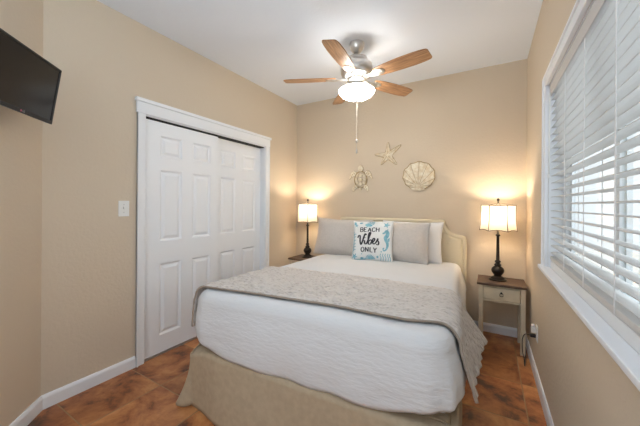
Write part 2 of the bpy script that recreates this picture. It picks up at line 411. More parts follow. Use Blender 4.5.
bm = bmesh.new(); tube(bm, [(-.040, b1 - .045, -.06), (-.041, b1 - .045, -.3), (-.042, b1 - .045, -.56)], .0045, 6)
lathe(bm, [(0, -.585), (.006, -.58), (.007, -.565), (.004, -.555)], -.042, b1 - .045, 8)
new_obj('tilt_wand', bm, M['plastic'], bl, True)
bm = bmesh.new(); tube(bm, [(-.036, b0 + .12, -.05), (-.037, b0 + .12, -.8)], .0015, 5); lathe(bm, [(0, -.80), (.006, -.815), (.008, -.84), (0, -.845)], -.037, b0 + .12, 10)
new_obj('lift_cord', bm, M['cordm'], bl)

# ------------------------------------------------------------------ outside
bm = bmesh.new(); box(bm, W + .25, W + 14, -8, 16, -.6, -.5); struct(new_obj('ground', bm, M['ground']), 'pale paving outside the window')
bm = bmesh.new(); bx = W + 3.6
box(bm, bx, bx + .3, -1, 9.5, -.5, 4.6)
for i in range(22):
    z = -.4 + i * .22; box(bm, bx - .012, bx, -1, 9.5, z, z + .20)
ext = tag(new_obj('neighbouring_building', bm, M['siding']), 'pale sided building seen through the blind slats', 'building')
for y0 in (.8, 2.6, 4.4, 6.3):
    bm = bmesh.new(); box(bm, bx - .05, bx - .012, y0, y0 + .95, .6, 2.1)
    f = new_obj('window_frame', bm, M['extpost'], ext)
    bm = bmesh.new(); box(bm, bx - .056, bx - .05, y0 + .08, y0 + .44, .68, 2.02); box(bm, bx - .056, bx - .05, y0 + .51, y0 + .87, .68, 2.02)
    new_obj('pane', bm, M['extglass'], f)
pb = bmesh.new(); box(pb, -.07, .07, -.07, .07, -.5, 3.2, bev=.006); box(pb, -.09, .09, -.09, .09, -.5, -.3); box(pb, -.09, .09, -.09, .09, 2.9, 3.0)
post = new_obj('porch_post', pb, M['extpost'])
for i, (px, py, lab) in enumerate(((W + 1.5, 1.9, 'white square porch post outside the window, nearest the middle'), (W + 1.5, 4.0, 'white square porch post outside the window, farther from the camera'))):
    o = post if i == 0 else post.copy()
    if i: COL.objects.link(o)
    o.location = (px, py, 0); tag(o, lab, 'post', 'porch posts outside')
bm = bmesh.new(); box(bm, W + 2.4, W + 2.8, 3.1, 3.55, -.5, 2.0, bev=.01); box(bm, W + 2.36, W + 2.84, 3.06, 3.59, 2.0, 2.08, bev=.01)
tag(new_obj('brick_pillar', bm, M['brick']), 'pinkish masonry pillar outside the window', 'pillar')

# ------------------------------------------------------------------ bed
BED = empty('bed', (1.40, 3.325, 0), math.radians(3.5), 'double bed with ivory upholstered headboard and tan skirt', 'bed')
BX, BY, BA = 1.40, 3.325, math.radians(3.5)
L = 2.12      # duvet foot plane (local -y)
def bed_to_world(x, y, z): return Vector((BX + x * math.cos(BA) - y * math.sin(BA), BY + x * math.sin(BA) + y * math.cos(BA), z))
# headboard outline: flat top, concave scooped shoulders
HW, HT, HS = .825, 1.145, .985
def scoop(hw, ht, hs, n=10):
    pts = [(-hw, .12), (-hw, hs - .05), (-hw + .015, hs - .012), (-hw + .05, hs)]
    cx, cz = -hw + .05, ht - .02; rx, rz = .16, cz - hs
    for k in range(1, n + 1):
        a = pi / 2 * k / n; pts.append((cx + rx * math.sin(a), cz - rz * math.cos(a)))
    pts += [(cx + rx + .015, ht - .004), (cx + rx + .05, ht)]
    return pts + [(-x, z) for x, z in pts[::-1]]
bm = bmesh.new(); outl = scoop(HW, HT, HS)
n = len(outl)
def inset(pts, d):
    res = []
    for i, (x, z) in enumerate(pts):
        p0 = Vector(pts[i - 1]); p1 = Vector((x, z)); p2 = Vector(pts[(i + 1) % len(pts)])
        t = ((p1 - p0).normalized() + (p2 - p1).normalized()).normalized(); nn = Vector((t.y, -t.x))
        res.append((x + nn.x * d, z + nn.y * d))
    return res
layers = [(.045, 0), (.008, 0), (0, .006), (-.003, .016), (-.003, .030), (.006, .036), (.006, .040), (-.004, .048), (-.008, .060)]
rings = []
for y, ins in layers:
    rings.append([bm.verts.new((x, y, z)) for x, z in inset(outl, ins)])
for A, B in zip(rings, rings[1:]):
    for i in range(n): bm.faces.new((A[i], A[(i + 1) % n], B[(i + 1) % n], B[i]))
bm.faces.new(rings[0]); bm.faces.new(rings[-1])
hb = new_obj('headboard', bm, M['headboard'], BED)
for r_, z in enumerate((1.04, .90, .76)):
    for k in range(-4, 5):
        x = k * .185 + (.0925 if r_ % 2 else 0)
        if abs(x) > HW - .10 or (z > HS - .03 and abs(x) > HW - .25): continue
        bm = bmesh.new(); bmesh.ops.create_uvsphere(bm, u_segments=10, v_segments=6, radius=.011, matrix=Matrix.Translation((x, -.008, z)) @ Matrix.Scale(.5, 4, (0, 1, 0)))
        new_obj('tufting_button', bm, M['headboard'], hb, True)
for sx in (-.7, .7):
    bm = bmesh.new(); box(bm, sx - .03, sx + .03, .01, .04, 0, .20, bev=.003); new_obj('leg', bm, M['headboard'], BED)
bm = bmesh.new(); box(bm, -.755, .755, -2.03, -.02, .14, .384, bev=.02); new_obj('box_spring', bm, M['mattress'], BED)
bm = bmesh.new(); box(bm, -.75, .75, -2.04, -.02, .386, .655, bev=.045); new_obj('mattress', bm, M['mattress'], BED)
for (sx, sy) in ((-.68, -.15), (.68, -.15), (-.68, -1.9), (.68, -1.9)):
    bm = bmesh.new(); lathe(bm, [(.022, 0), (.022, .01), (.016, .03), (.016, .14)], sx, sy, 12); new_obj('leg', bm, M['blackp'], BED)

def upath(hw, yf, yh, r, step=.02):
    """open U path from head right, round the foot, to head left: (point, normal)"""
    out = []
    def seg(a, b, nn):
        a, b = Vector(a), Vector(b); k = max(2, int((b - a).length / step))
        for i in range(k): out.append((a.lerp(b, i / k), Vector(nn)))
    seg((hw, yh), (hw, yf + r), (1, 0))
    k = 14
    for i in range(k): a = -pi / 2 * i / k; out.append((Vector((hw - r + r * math.cos(a), yf + r + r * math.sin(a))), Vector((math.cos(a), math.sin(a)))))
    seg((hw - r, yf), (-hw + r, yf), (0, -1))
    for i in range(k): a = -pi / 2 - pi / 2 * i / k; out.append((Vector((-hw + r + r * math.cos(a), yf + r + r * math.sin(a))), Vector((math.cos(a), math.sin(a)))))
    seg((-hw, yf + r), (-hw, yh), (-1, 0)); out.append((Vector((-hw, yh)), Vector((-1, 0))))
    return out
def ztop_at(x, y):   # duvet top height (local bed coords)
    t = min(1, max(0, -y / L))
    return .690 + .050 * t + .018 * math.cos(min(1, abs(x) / .8) * pi / 2) + .006 * nz(x * 3, y * 3, 1)
RD = .075
HWD = .775
def duvet_mesh():
    bm = bmesh.new(); path = upath(HWD, -L, -.06, .15, .022); grid = []
    s = 0; prev = path[0][0]
    for (p, nn) in path:
        s += (p - prev).length; prev = p
        c = Vector((0, min(-.06, max(p.y, -L + HWD))))
        col = []
        inner = p - nn * RD
        K = 26
        for k in range(K):
            t = k / K; qq = c.lerp(inner, t)
            w = .004 * nz(qq.x * 9, qq.y * 9, 3) + .003 * nz(qq.x * 22, qq.y * 22, 5)
            col.append((qq.x, qq.y, ztop_at(qq.x, qq.y) + w))
        zi = ztop_at(inner.x, inner.y)
        for k in range(9):
            a = pi / 2 * k / 9
            qq = inner + nn * RD * math.sin(a)
            col.append((qq.x, qq.y, zi - RD * (1 - math.cos(a))))
        corner_r = math.exp(-((p.x - HWD) ** 2 + (p.y + L) ** 2) / .05)
        foot = max(0, -nn.y); lc = math.exp(-((p.x + HWD) ** 2 + (p.y + L) ** 2) / .05)
        hem = .425 - .042 * foot + .075 * corner_r + .062 * lc + .010 * nz(s * 3, 2) + .004 * math.sin(s * 21)
        z0 = zi - RD
        J = 16
        for j in range(J + 1):
            t = j / J
            rip = (.006 * math.sin(s * 19 + 1.3 * math.sin(s * 5)) + .012 * nz(s * 2.5, t * 1.5, 9)) * t
            crn = .014 * math.exp(-(min(abs(abs(nn.x) - .7), 1) ** 2) / .04) * math.sin(s * 60) * t
            wr = .0035 * nz(s * 6, t * 16, 4)
            side = .030 * max(0, nn.x) + .014
            off = rip + crn + wr + side * t + .012 * math.sin(t * pi) - .034 * t * max(0, -nn.x)
            if j == J: off -= .006
            col.append((p.x + nn.x * off, p.y + nn.y * off, z0 + (hem - z0) * t))
        grid.append([bm.verts.new(v) for v in col])
    for A, B in zip(grid, grid[1:]):
        for a, b, c2, d in zip(A, A[1:], B[1:], B): bm.faces.new((a, b, c2, d))
    bmesh.ops.remove_doubles(bm, verts=bm.verts, dist=1e-4)
    return bm
duv = new_obj('duvet', duvet_mesh(), M['duvet'], None, True)
duv.location = (BX, BY, 0); duv.rotation_euler = (0, 0, BA)
tag(duv, 'white textured coverlet draped over the mattress', 'coverlet')
md = duv.modifiers.new('thick', 'SOLIDIFY'); md.thickness = .008; md.offset = -1
for p in duv.data.polygons: pass

# skirt
def skirt_mesh():
    bm = bmesh.new(); path = upath(.79, -L + .012, -.10, .035, .016); grid = []; s = 0; prev = path[0][0]
    for (p, nn) in path:
        s += (p - prev).length; prev = p
        cl = math.exp(-((p.x + .79) ** 2 + (p.y + L - .01) ** 2) / .010); cr = math.exp(-((p.x - .79) ** 2 + (p.y + L - .01) ** 2) / .012)
        slump = .050 * cl + .010 * nz(s * 3, 1, 6)
        col = [(p.x - nn.x * .16, p.y - nn.y * .16, .392), (p.x - nn.x * .07, p.y - nn.y * .07, .390), (p.x - nn.x * .012, p.y - nn.y * .012, .382 - slump)]
        zt = .372 - slump; J = 14
        for j in range(J + 1):
            t = j / J
            fold = (.011 * math.sin(s * 11 + math.sin(s * 3.1) * 2) + .016 * nz(s * 3.5, t)) * t
            pleat = cl * (.11 * t * t * max(0, -nn.x) * max(0, math.sin((p.y + L) * 45 + .4))) + cr * .02 * math.sin(s * 70) * t
            off = fold + pleat + (.050 * max(0, -nn.y) * min(1, max(0, (p.x + .76) / .25)) * (.5 + .5 * t))
            col.append((p.x + nn.x * off, p.y + nn.y * off, zt * (1 - t) + .004))
        grid.append([bm.verts.new(v) for v in col])
    for A, B in zip(grid, grid[1:]):
        for a, b, c2, d in zip(A, A[1:], B[1:], B): bm.faces.new((a, b, c2, d))
    return bm
sk = new_obj('bed_skirt', skirt_mesh(), M['skirt'], BED, True); md = sk.modifiers.new('thick', 'SOLIDIFY'); md.thickness = .004; md.offset = -1

# folded throw across the foot of the bed
def throw_mesh():
    bm = bmesh.new(); uvl = bm.loops.layers.uv.new('UVMap')
    S0, S1 = -(HWD + .245), (HWD + .300); NS, NT = 190, 90; g = .013
    y0, y1 = -2.015, -1.305
    rad = RD + g; flat = HWD - RD
    arc = rad * pi / 2
    grid = []
    for i in range(NS + 1):
        s = S0 + (S1 - S0) * i / NS; row = []
        for j in range(NT + 1):
            t = j / NT
            a_s = abs(s)
            hem0 = y0 + .045 * s + .014 * nz(s * 2.7, 4.2) + .05 * math.exp(-((s - .72) / .10) ** 2)
            hem1 = y1 + .012 * nz(s * 2.2, 8.8)
            a_s = abs(s); sg = 1 if s > 0 else -1
            over = max(0, a_s - flat - arc) * (1 - (.14 if s > 0 else 0) * (1 - t))
            if s > 0 and over > 0:     # front hem swings along as it falls, head side tip flares out
                hem0 -= over * .12
                hem1 += over * .06
            y = hem0 + (hem1 - hem0) * t
            ripple = over * (.035 * math.sin(y * 15 + .7))
            zt = ztop_at(min(a_s, flat) * sg, y) + g
            # quilted surface: small puckers
            pk = .0045 * math.sin(s * 75) * math.sin(y * 62 + 1.6 * math.sin(s * 11)) + .008 * nz(s * 7, y * 7, 3) + .007 * nz(s * 15, y * 19, 3)
            pk *= min(1, .15 + min(t, 1 - t) * 14)
            if a_s <= flat: p = Vector((s, y, zt + pk))
            elif a_s <= flat + arc:
                a = (a_s - flat) / rad; p = Vector((sg * (flat + (rad + pk) * math.sin(a)), y, zt - rad + (rad + pk) * math.cos(a)))
            else:
                lean = (.17 + .30 * t * t) if s > 0 else .02
                x = flat + rad + over * lean + ripple * (1 if s > 0 else .4) + pk
                if s < 0: x += .004
                else: x += .030 * min(1, over * 4)
                p = Vector((sg * x, y, zt - rad - over * math.sqrt(max(.2, 1 - lean * lean))))
            # front hem curls down a touch onto the foot edge
            fy = (-L + RD) - y
            if fy > 0: p.z -= RD - math.sqrt(max(0, RD * RD - min(fy, RD) ** 2)) * 1.0 if a_s < flat + arc else 0
            edge = min(t, 1 - t) * (y1 - y0)
            if edge < .02: p.z -= .004 * (1 - edge / .02)
            row.append((bm.verts.new(p), (s, y)))
        grid.append(row)
    for i in range(NS):
        for j in range(NT):
            q4 = (grid[i][j], grid[i + 1][j], grid[i + 1][j + 1], grid[i][j + 1])
            f = bm.faces.new([v for v, _ in q4])
            for lp, (_, uv) in zip(f.loops, q4): lp[uvl].uv = uv
    return bm
th = new_obj('throw_blanket', throw_mesh(), [M['throw'], M['throwback']], None, True)
th.location = (BX, BY, 0); th.rotation_euler = (0, 0, BA)
md = th.modifiers.new('thick', 'SOLIDIFY'); md.thickness = .014; md.offset = 1; md.material_offset_rim = 1
tag(th, 'taupe quilted throw folded across the foot of the bed', 'throw')

# ------------------------------------------------------------------ pillows
def pillow_bm(w, h, t, nu=30, nv=22, pinch=.06, seam=0, seed=0, flange=0):
    bm = bmesh.new(); sides = []
    def pos(u, v, sgn):
        x = w / 2 * u * (1 - pinch * (1 - abs(u) ** 3) * 0 - pinch * (1 - v * v) * (abs(u) ** 2) * 1.0)
        z = h / 2 * v * (1 - pinch * (1 - u * u) * (v * v))
        uu, vv = (min(1, abs(u) / (1 - flange)), min(1, abs(v) / (1 - flange)))
        th_ = t / 2 * (max(0, 1 - uu ** 2.6) ** .62) * (max(0, 1 - vv ** 2.6) ** .62)
        th_ *= 1 + .12 * nz(u * 1.6 + seed, v * 1.6, seed)
        return Vector((x, sgn * (th_ + (.0025 if flange else .001)), z + .006 * nz(u * 2, v * 2, seed + 5)))
    for sgn in (-1, 1):
        g = [[bm.verts.new(pos(-1 + 2 * i / nu, -1 + 2 * j / nv, sgn)) for j in range(nv + 1)] for i in range(nu + 1)]
        sides.append(g)
        for i in range(nu):
            for j in range(nv): bm.faces.new((g[i][j], g[i + 1][j], g[i + 1][j + 1], g[i][j + 1]))
    a, b = sides
    def rim(ls): 
        for (p, q_) in zip(ls, ls[1:]): bm.faces.new((a[p[0]][p[1]], a[q_[0]][q_[1]], b[q_[0]][q_[1]], b[p[0]][p[1]]))
    rim([(i, 0) for i in range(nu + 1)]); rim([(i, nv) for i in range(nu + 1)]); rim([(0, j) for j in range(nv + 1)]); rim([(nu, j) for j in range(nv + 1)])
    return bm, pos
def place_pillow(o, x, y, z, lean, rz=0, roll=0):
    o.rotation_mode = 'XYZ'
    m = Matrix.Translation((x, y, z)) @ Matrix.Rotation(rz, 4, 'Z') @ Matrix.Rotation(lean, 4, 'X') @ Matrix.Rotation(roll, 4, 'Y')
    o.matrix_world = m
G = 'beige pillows leaning on the headboard'
R = math.radians
bm, _ = pillow_bm(.72, .46, .17, seed=1, flange=.07); o = new_obj('pillow', bm, M['pillow'], None, True); place_pillow(o, .90, 3.115, .908, R(-16), BA + R(-1), R(1))
tag(o, 'beige linen pillow on the left, left edge nearest the closet', 'pillow', G)
bm, _ = pillow_bm(.68, .44, .17, seed=4, flange=.07); o = new_obj('pillow', bm, M['pillow'], None, True); place_pillow(o, 1.565, 3.075, .905, R(-17), BA + R(-3), R(0))
tag(o, 'beige linen pillow on the right, in front of the white pillow', 'pillow', G)
bm, _ = pillow_bm(.66, .44, .10, seed=8); o = new_obj('pillow', bm, M['pwhite'], None, True); place_pillow(o, 1.685, 3.222, .908, R(-13), BA + R(-3), R(0))
tag(o, 'white pillow standing behind the right beige pillow', 'pillow')

# decorative pillow with its print
PW = .440
bm, ppos = pillow_bm(PW, .44, .13, 30, 30, .05, seed=12)
deco = new_obj('decorative_pillow', bm, M['deco'], None, True)
place_pillow(deco, 1.350, 2.925, .915, R(-17), BA + R(4), R(-1.5))
tag(deco, 'square white pillow with blue sea life border and dark beach lettering', 'pillow')
def proj_pt(x, z):   # x,z in metres on the pillow face
    return ppos(max(-1, min(1, x / (PW / 2))), max(-1, min(1, z / .22)), -1) + Vector((0, -.0035, 0))
def stroke(bm, pts, w, mi=0, taper=None, sub=6):
    pts = [Vector((p[0], p[1], 0)) for p in pts]
    dense = []
    for a, b in zip(pts, pts[1:]):
        k = max(1, int((b - a).length / .008)); dense += [a.lerp(b, i / k) for i in range(k)]
    dense.append(pts[-1]); Lr = []
    for i, p in enumerate(dense):
        t = (dense[min(i + 1, len(dense) - 1)] - dense[max(0, i - 1)]).normalized(); nn = Vector((-t.y, t.x, 0))
        ww = w if taper is None else w * taper(i / max(1, len(dense) - 1), t)
        Lr.append((bm.verts.new(proj_pt(*(p + nn * ww / 2).xy)), bm.verts.new(proj_pt(*(p - nn * ww / 2).xy))))
    for (a, b), (c2, d) in zip(Lr, Lr[1:]): bm.faces.new((a, b, d, c2)).material_index = mi
def blob(bm, pts, mi=0):
    c = sum((Vector(p) for p in pts), Vector((0, 0))) / len(pts); ring = []
    for k in (1, .5): ring.append([bm.verts.new(proj_pt(*(c + (Vector(p) - c) * k))) for p in pts])
    cv = bm.verts.new(proj_pt(*c)); n = len(pts)
    for i in range(n):
        j = (i + 1) % n
        bm.faces.new((ring[0][i], ring[0][j], ring[1][j], ring[1][i])).material_index = mi
        bm.faces.new((ring[1][i], ring[1][j], cv)).material_index = mi
GL = {'B': [[(0, 0), (0, 1), (.45, 1), (.6, .88), (.6, .64), (.45, .53), (0, .53)], [(.45, .53), (.65, .4), (.65, .13), (.48, 0), (0, 0)]],
      'E': [[(.6, 0), (0, 0), (0, 1), (.6, 1)], [(0, .52), (.45, .52)]],
      'A': [[(0, 0), (.35, 1), (.7, 0)], [(.13, .36), (.57, .36)]],
      'C': [[(.68, .82), (.5, 1), (.22, 1), (.02, .75), (.02, .25), (.22, 0), (.5, 0), (.68, .18)]],
      'H': [[(0, 0), (0, 1)], [(.62, 0), (.62, 1)], [(0, .52), (.62, .52)]],
      'O': [[(.35, 0), (.1, .15), (.0, .5), (.1, .85), (.35, 1), (.62, .85), (.72, .5), (.62, .15), (.35, 0)]],
      'N': [[(0, 0), (0, 1), (.62, 0), (.62, 1)]], 'L': [[(0, 1), (0, 0), (.5, 0)]],
      'Y': [[(0, 1), (.32, .5), (.64, 1)], [(.32, .5), (.32, 0)]]}
def text(bm, s, x, z, h, w, gap=.30):
    for ch in s:
        for st in GL[ch]: stroke(bm, [(x + px * h, z + pz * h) for px, pz in st], w, 0, lambda t, d: .8 + .45 * abs(d.y))
        for st in GL[ch]:     # serifs
            for (px, pz) in (st[0], st[-1]):
                if pz in (0, 1) and ch not in 'OC': stroke(bm, [(x + px * h - .004, z + pz * h), (x + px * h + .004, z + pz * h)], .0022)
        x += ((.40 if ch == 'L' else .70) + gap) * h
bm = bmesh.new()
text(bm, 'BEACH', -.122, .087, .046, .0085, .24)
text(bm, 'ONLY', -.104, -.128, .048, .0088, .32)
scr = lambda t, d: .55 + .9 * abs(d.y)
cm = lambda pts: [(p.x, p.y) for p in catmull([(a, b, 0) for a, b in pts], 6)]
S = lambda pts, w=.0115: stroke(bm, cm(pts), w, 0, scr)
S([(-.150, .020), (-.138, .045), (-.122, .040), (-.118, -.02), (-.106, -.052), (-.088, -.01), (-.066, .060), (-.050, .050)], .013)      # V
S([(-.070, -.005), (-.064, -.040), (-.052, -.046), (-.040, -.028)]); S([(-.066, .022), (-.063, .028)], .010)    # i
S([(-.040, -.028), (-.022, .020), (-.006, .070), (-.018, .076), (-.028, .03), (-.026, -.040), (-.006, -.046), (.010, -.020), (-.004, .0), (-.022, -.016)])  # b
S([(-.006, -.030), (.026, -.020), (.040, .004), (.028, .014), (.016, -.012), (.028, -.044), (.050, -.034)])     # e
S([(.050, -.034), (.064, -.008), (.074, .014), (.070, -.006), (.082, -.026), (.076, -.050), (.056, -.046)])   # s
new_obj('lettering', bm, M['ink'], deco, 'raw')['label'] = 'dark lettering BEACH Vibes ONLY'
bm = bmesh.new()
star = lambda cx, cz, r, a0=0: [(cx + (r if k % 2 == 0 else r * .38) * math.sin(a0 + k * pi / 5), cz + (r if k % 2 == 0 else r * .38) * math.cos(a0 + k * pi / 5)) for k in range(10)]
ell = lambda cx, cz, a, b, n=14: [(cx + a * math.cos(2 * pi * k / n), cz + b * math.sin(2 * pi * k / n)) for k in range(n)]
blob(bm, star(.155, .170, .040, .3)); blob(bm, star(-.180, -.175, .038, .5)); blob(bm, star(-.175, .160, .026, .1)); blob(bm, star(.110, -.120, .012)); blob(bm, star(-.095, -.15, .010)); blob(bm, star(.17, .118, .010))
# seahorse on the right
sh = cm([(.118, .070), (.140, .082), (.158, .098), (.172, .082), (.166, .052), (.152, .030), (.158, .0), (.172, -.030), (.170, -.070), (.156, -.100), (.136, -.110), (.128, -.090), (.140, -.082)])
stroke(bm, sh, .034, 0, lambda t, d: .35 + 1.0 * math.sin(min(1, t * 1.15) * pi) ** 1.2 * (1.2 - t))
stroke(bm, [(.150, .115), (.158, .100), (.172, .112)], .007); blob(bm, [(.176, .02), (.196, .035), (.194, -.005), (.180, -.012)])
# shells along the top and bottom, coral up the sides
def fan(cx, cz, r, a0, a1, k=7):
    for i in range(k):
        a = a0 + (a1 - a0) * i / (k - 1); stroke(bm, [(cx + .2 * r * math.sin(a), cz + .2 * r * math.cos(a)), (cx + r * math.sin(a), cz + r * math.cos(a))], .0075, 0, lambda t, d: .5 + t * .8)
fan(-.005, -.208, .052, -1.3, 1.3, 9); fan(-.02, .168, .045, -2.2, .4, 7); fan(.030, .195, .035, -2.4, -.6, 4)
blob(bm, ell(-.035, .165, .040, .018)); blob(bm, ell(.0, -.190, .030, .016))
for x0 in (.10, .125, .150, .175, .195): stroke(bm, [(x0, -.212), (x0 + .006, -.185), (x0 - .004, -.160), (x0 + .004, -.140)], .007); 
for z0 in (-.12, -.09, -.06, -.02, .02, .05): stroke(bm, [(-.205, z0), (-.185, z0 + .016), (-.170, z0 + .012)], .007)
stroke(bm, [(-.205, -.15), (-.198, -.02), (-.205, .09)], .007); stroke(bm, [(-.205, -.205), (-.12, -.210), (-.05, -.205)], .008); blob(bm, ell(-.095, -.196, .018, .012)); blob(bm, ell(-.19, .185, .014, .020)); blob(bm, ell(-.12, .19, .02, .010)); blob(bm, ell(.07, -.175, .012, .012))
new_obj('sea_life_print', bm, M['blue'], deco, 'raw')['label'] = 'blue seahorse, starfish and shell print'

# ------------------------------------------------------------------ nightstands
NW, ND, NH = .385, .335, .598
def make_nightstand():
    root = empty('nightstand')
    bm = bmesh.new(); box(bm, -NW / 2, NW / 2, -ND / 2, ND / 2, NH - .022, NH, bev=.004); new_obj('tabletop', bm, M['tabletop'], root)
    lx, ly, s = NW / 2 - .014, ND / 2 - .014, .036
    for sx in (-1, 1):
        for sy in (-1, 1):
            bm = bmesh.new(); x0, x1 = sorted((sx * lx, sx * (lx - s))); y0, y1 = sorted((sy * ly, sy * (ly - s)))
            box(bm, x0, x1, y0, y1, 0, NH - .022, bev=.003); new_obj('leg', bm, M['cream'], root)
    bm = bmesh.new(); xi, yi = lx - s, ly - s; z0, z1 = NH - .165, NH - .022
    box(bm, -xi, xi, -ly + .006, -ly + .020, z0, z0 + .016); box(bm, -xi, xi, -ly + .006, -ly + .020, z1 - .012, z1)
    box(bm, -xi, xi, ly - .018, ly - .004, z0, z1); box(bm, -lx + .004, -lx + .018, -yi, yi, z0, z1); box(bm, lx - .018, lx - .004, -yi, yi, z0, z1)
    box(bm, -xi, xi, -ly + .02, ly - .018, z0, z0 + .008)
    new_obj('apron', bm, M['cream'], root)
    bm = bmesh.new(); box(bm, -xi + .003, xi - .003, -ly + .003, -ly + .019, z0 + .019, z1 - .015, bev=.0015)
    zc = (z0 + z1) / 2 + .002
    box(bm, -xi + .010, xi - .010, -ly - .001, -ly + .004, z0 + .026, z1 - .022, bev=.002); box(bm, -xi + .01, xi - .01, -ly + .02, ly - .03, z0 + .02, z0 + .028)
    dr = new_obj('drawer', bm, M['cream'], root)
    bm = bmesh.new()
    bmesh.ops.create_cone(bm, segments=16, radius1=.009, radius2=.006, depth=.008, cap_ends=True, matrix=Matrix.Translation((0, -ly - .005, zc + .012)) @ Matrix.Rotation(pi / 2, 4, 'X'))
    k = 20; tube(bm, [(.014 * math.sin(2 * pi * i / k), -ly - .011, zc - .002 + .014 * math.cos(2 * pi * i / k)) for i in range(k + 1)], .0025, 6)
    new_obj('ring_pull', bm, M['bronze'], dr, True)
    return root
ns = make_nightstand(); ns.location = (2.522, 3.185, 0)
tag(ns, 'cream nightstand with brown top and one drawer, between bed and window wall', 'nightstand', 'nightstands beside the bed')
ns2 = copy_tree(ns); ns2.location = (.342, 3.205, 0)
tag(ns2, 'dark topped nightstand mostly hidden behind the far left side of the bed', 'nightstand', 'nightstands beside the bed')

# ------------------------------------------------------------------ table lamps
def make_lamp(rot):
    root = empty('table_lamp')
    bm = bmesh.new()
    lathe(bm, [(.074, 0), (.076, .005), (.074, .010), (.066, .014)], 0, 0, 32)
    new_obj('base', bm, M['bronze'], root)
    bm = bmesh.new()
    lathe(bm, [(.058, .012), (.060, .020), (.050, .030), (.034, .036), (.030, .046), (.040, .058), (.050, .074), (.054, .092), (.048, .112), (.034, .126), (.024, .134),
               (.030, .140), (.030, .147), (.020, .153), (.018, .166), (.026, .172), (.024, .180), (.0145, .188), (.0135, .30), (.012, .412), (.019, .418), (.021, .426), (.014, .434), (.010, .44), (.010, .475), (0, .475)], 0, 0, 24)
    new_obj('stem', bm, M['bronze'], root, True)
    bm = bmesh.new(); lathe(bm, [(.014, .475), (.016, .50), (.014, .53), (0, .53)], 0, 0, 16)
    new_obj('socket', bm, M['gold'], root, True)
    bm = bmesh.new()
    lathe(bm, [(.012, .531), (.016, .545), (.028, .57), (.030, .59), (.022, .612), (0, .622)], 0, 0, 16)
    new_obj('bulb', bm, M['bulb'], root, True)
    # harp
    bm = bmesh.new(); z0, z1 = .49, .728
    tube(bm, catmull([(-.015, 0, z0), (-.045, 0, z0 + .06), (-.048, 0, z0 + .14), (0, 0, z1), (.048, 0, z0 + .14), (.045, 0, z0 + .06), (.015, 0, z0)], 6), .0016, 6)
    new_obj('harp', bm, M['gold'], root, True)
    bm = bmesh.new(); lathe(bm, [(.006, .724), (.008, .732), (.005, .740), (.009, .748), (.013, .758), (.010, .770), (0, .776)], 0, 0, 16)
    new_obj('finial', bm, M['bronze'], root, True)
    # hexagonal shade with slightly dished panels and scalloped lower edge
    Z0, Z1 = .468, .708; RB, RT = .152, .140
    def hexpt(side, t, r):
        a0 = rot + side * pi / 3; a1 = a0 + pi / 3
        p = Vector((math.cos(a0), math.sin(a0))).lerp(Vector((math.cos(a1), math.sin(a1))), t)
        return p * r
    K, V = 8, 10; rows = []
    for v in range(V + 1):
        f = v / V; r = (RB + (RT - RB) * f) * (1 - .045 * math.sin(f * pi)); row = []
        for sd in range(6):
            for k in range(K):
                t = k / K; p = hexpt(sd, t, r)
                sc = .010 * math.sin(t * pi)
                z = Z0 + (Z1 - Z0) * f + (sc * (1 - f)) - (sc * .4 * f)
                row.append((p.x, p.y, z))
        rows.append(row)
    bm = bmesh.new(); g = [[bm.verts.new(p) for p in row] for row in rows]; n = 6 * K
    for A, B in zip(g, g[1:]):
        for k in range(n): bm.faces.new((A[k], A[(k + 1) % n], B[(k + 1) % n], B[k]))
    sh = new_obj('lamp_shade', bm, M['shade'], root)
    bm = bmesh.new()
    for sd in range(6): tube(bm, [rows[v][sd * K] for v in range(V + 1)], .0040, 6)
    for v in (0, V): tube(bm, [rows[v][k % n] for k in range(n + 1)], .0036, 6)
    new_obj('trim_braid', bm, M['braid'], sh)
    bm = bmesh.new()   # spider
    for a in range(3):
        p = hexpt(a * 2, 0, RT); tube(bm, [(0, 0, .726), (p.x * .3, p.y * .3, .724), (p.x, p.y, Z1)], .0015, 5)
    new_obj('shade_spider', bm, M['gold'], sh)
    return root
LR = (2.497, 3.20, NH); LL = (.345, 3.21, NH)
lampR = make_lamp(-.026); lampR.location = LR
tag(lampR, 'dark turned lamp with lit hexagonal shade on the cream nightstand by the window', 'lamp', 'table lamps')
lampL = make_lamp(.05); lampL.location = LL
tag(lampL, 'lit table lamp in the left corner beside the closet', 'lamp', 'table lamps')
LAMPC = (1, .84, .64)
point('bulb_light', (LR[0], LR[1], NH + .635), 7.0, LAMPC, .03).parent = None
point('bulb_light', (LL[0], LL[1], NH + .635), 7.0, LAMPC, .03)

# ------------------------------------------------------------------ ceiling fan
FX, FY = 1.392, 2.375
fan_o = empty('ceiling_fan', (FX, FY, H), 0, 'brushed nickel ceiling fan with five oak blades and a lit glass bowl', 'ceiling fan')
Z = lambda z: z - H
bm = bmesh.new(); lathe(bm, [(.066, 0), (.067, -.006), (.064, -.030), (.055, -.055), (.040, -.074), (.024, -.084), (.018, -.086), (0, -.086)], 0, 0, 32); new_obj('canopy', bm, M['nickel'], fan_o, True)
bm = bmesh.new(); lathe(bm, [(.013, -.08), (.013, -.14)], 0, 0, 16); lathe(bm, [(.028, -.122), (.024, -.110), (.014, -.106)], 0, 0, 20); new_obj('downrod', bm, M['nickel'], fan_o, True)
bm = bmesh.new(); lathe(bm, [(.020, Z(2.622)), (.060, Z(2.618)), (.095, Z(2.602)), (.104, Z(2.585)), (.104, Z(2.575)), (.118, Z(2.568)), (.138, Z(2.545)), (.146, Z(2.51)), (.142, Z(2.475)), (.130, Z(2.45)), (.105, Z(2.436)), (.09, Z(2.432)), (0, Z(2.432))], 0, 0, 40)
mo = new_obj('motor_housing', bm, M['nickel'], fan_o, True)
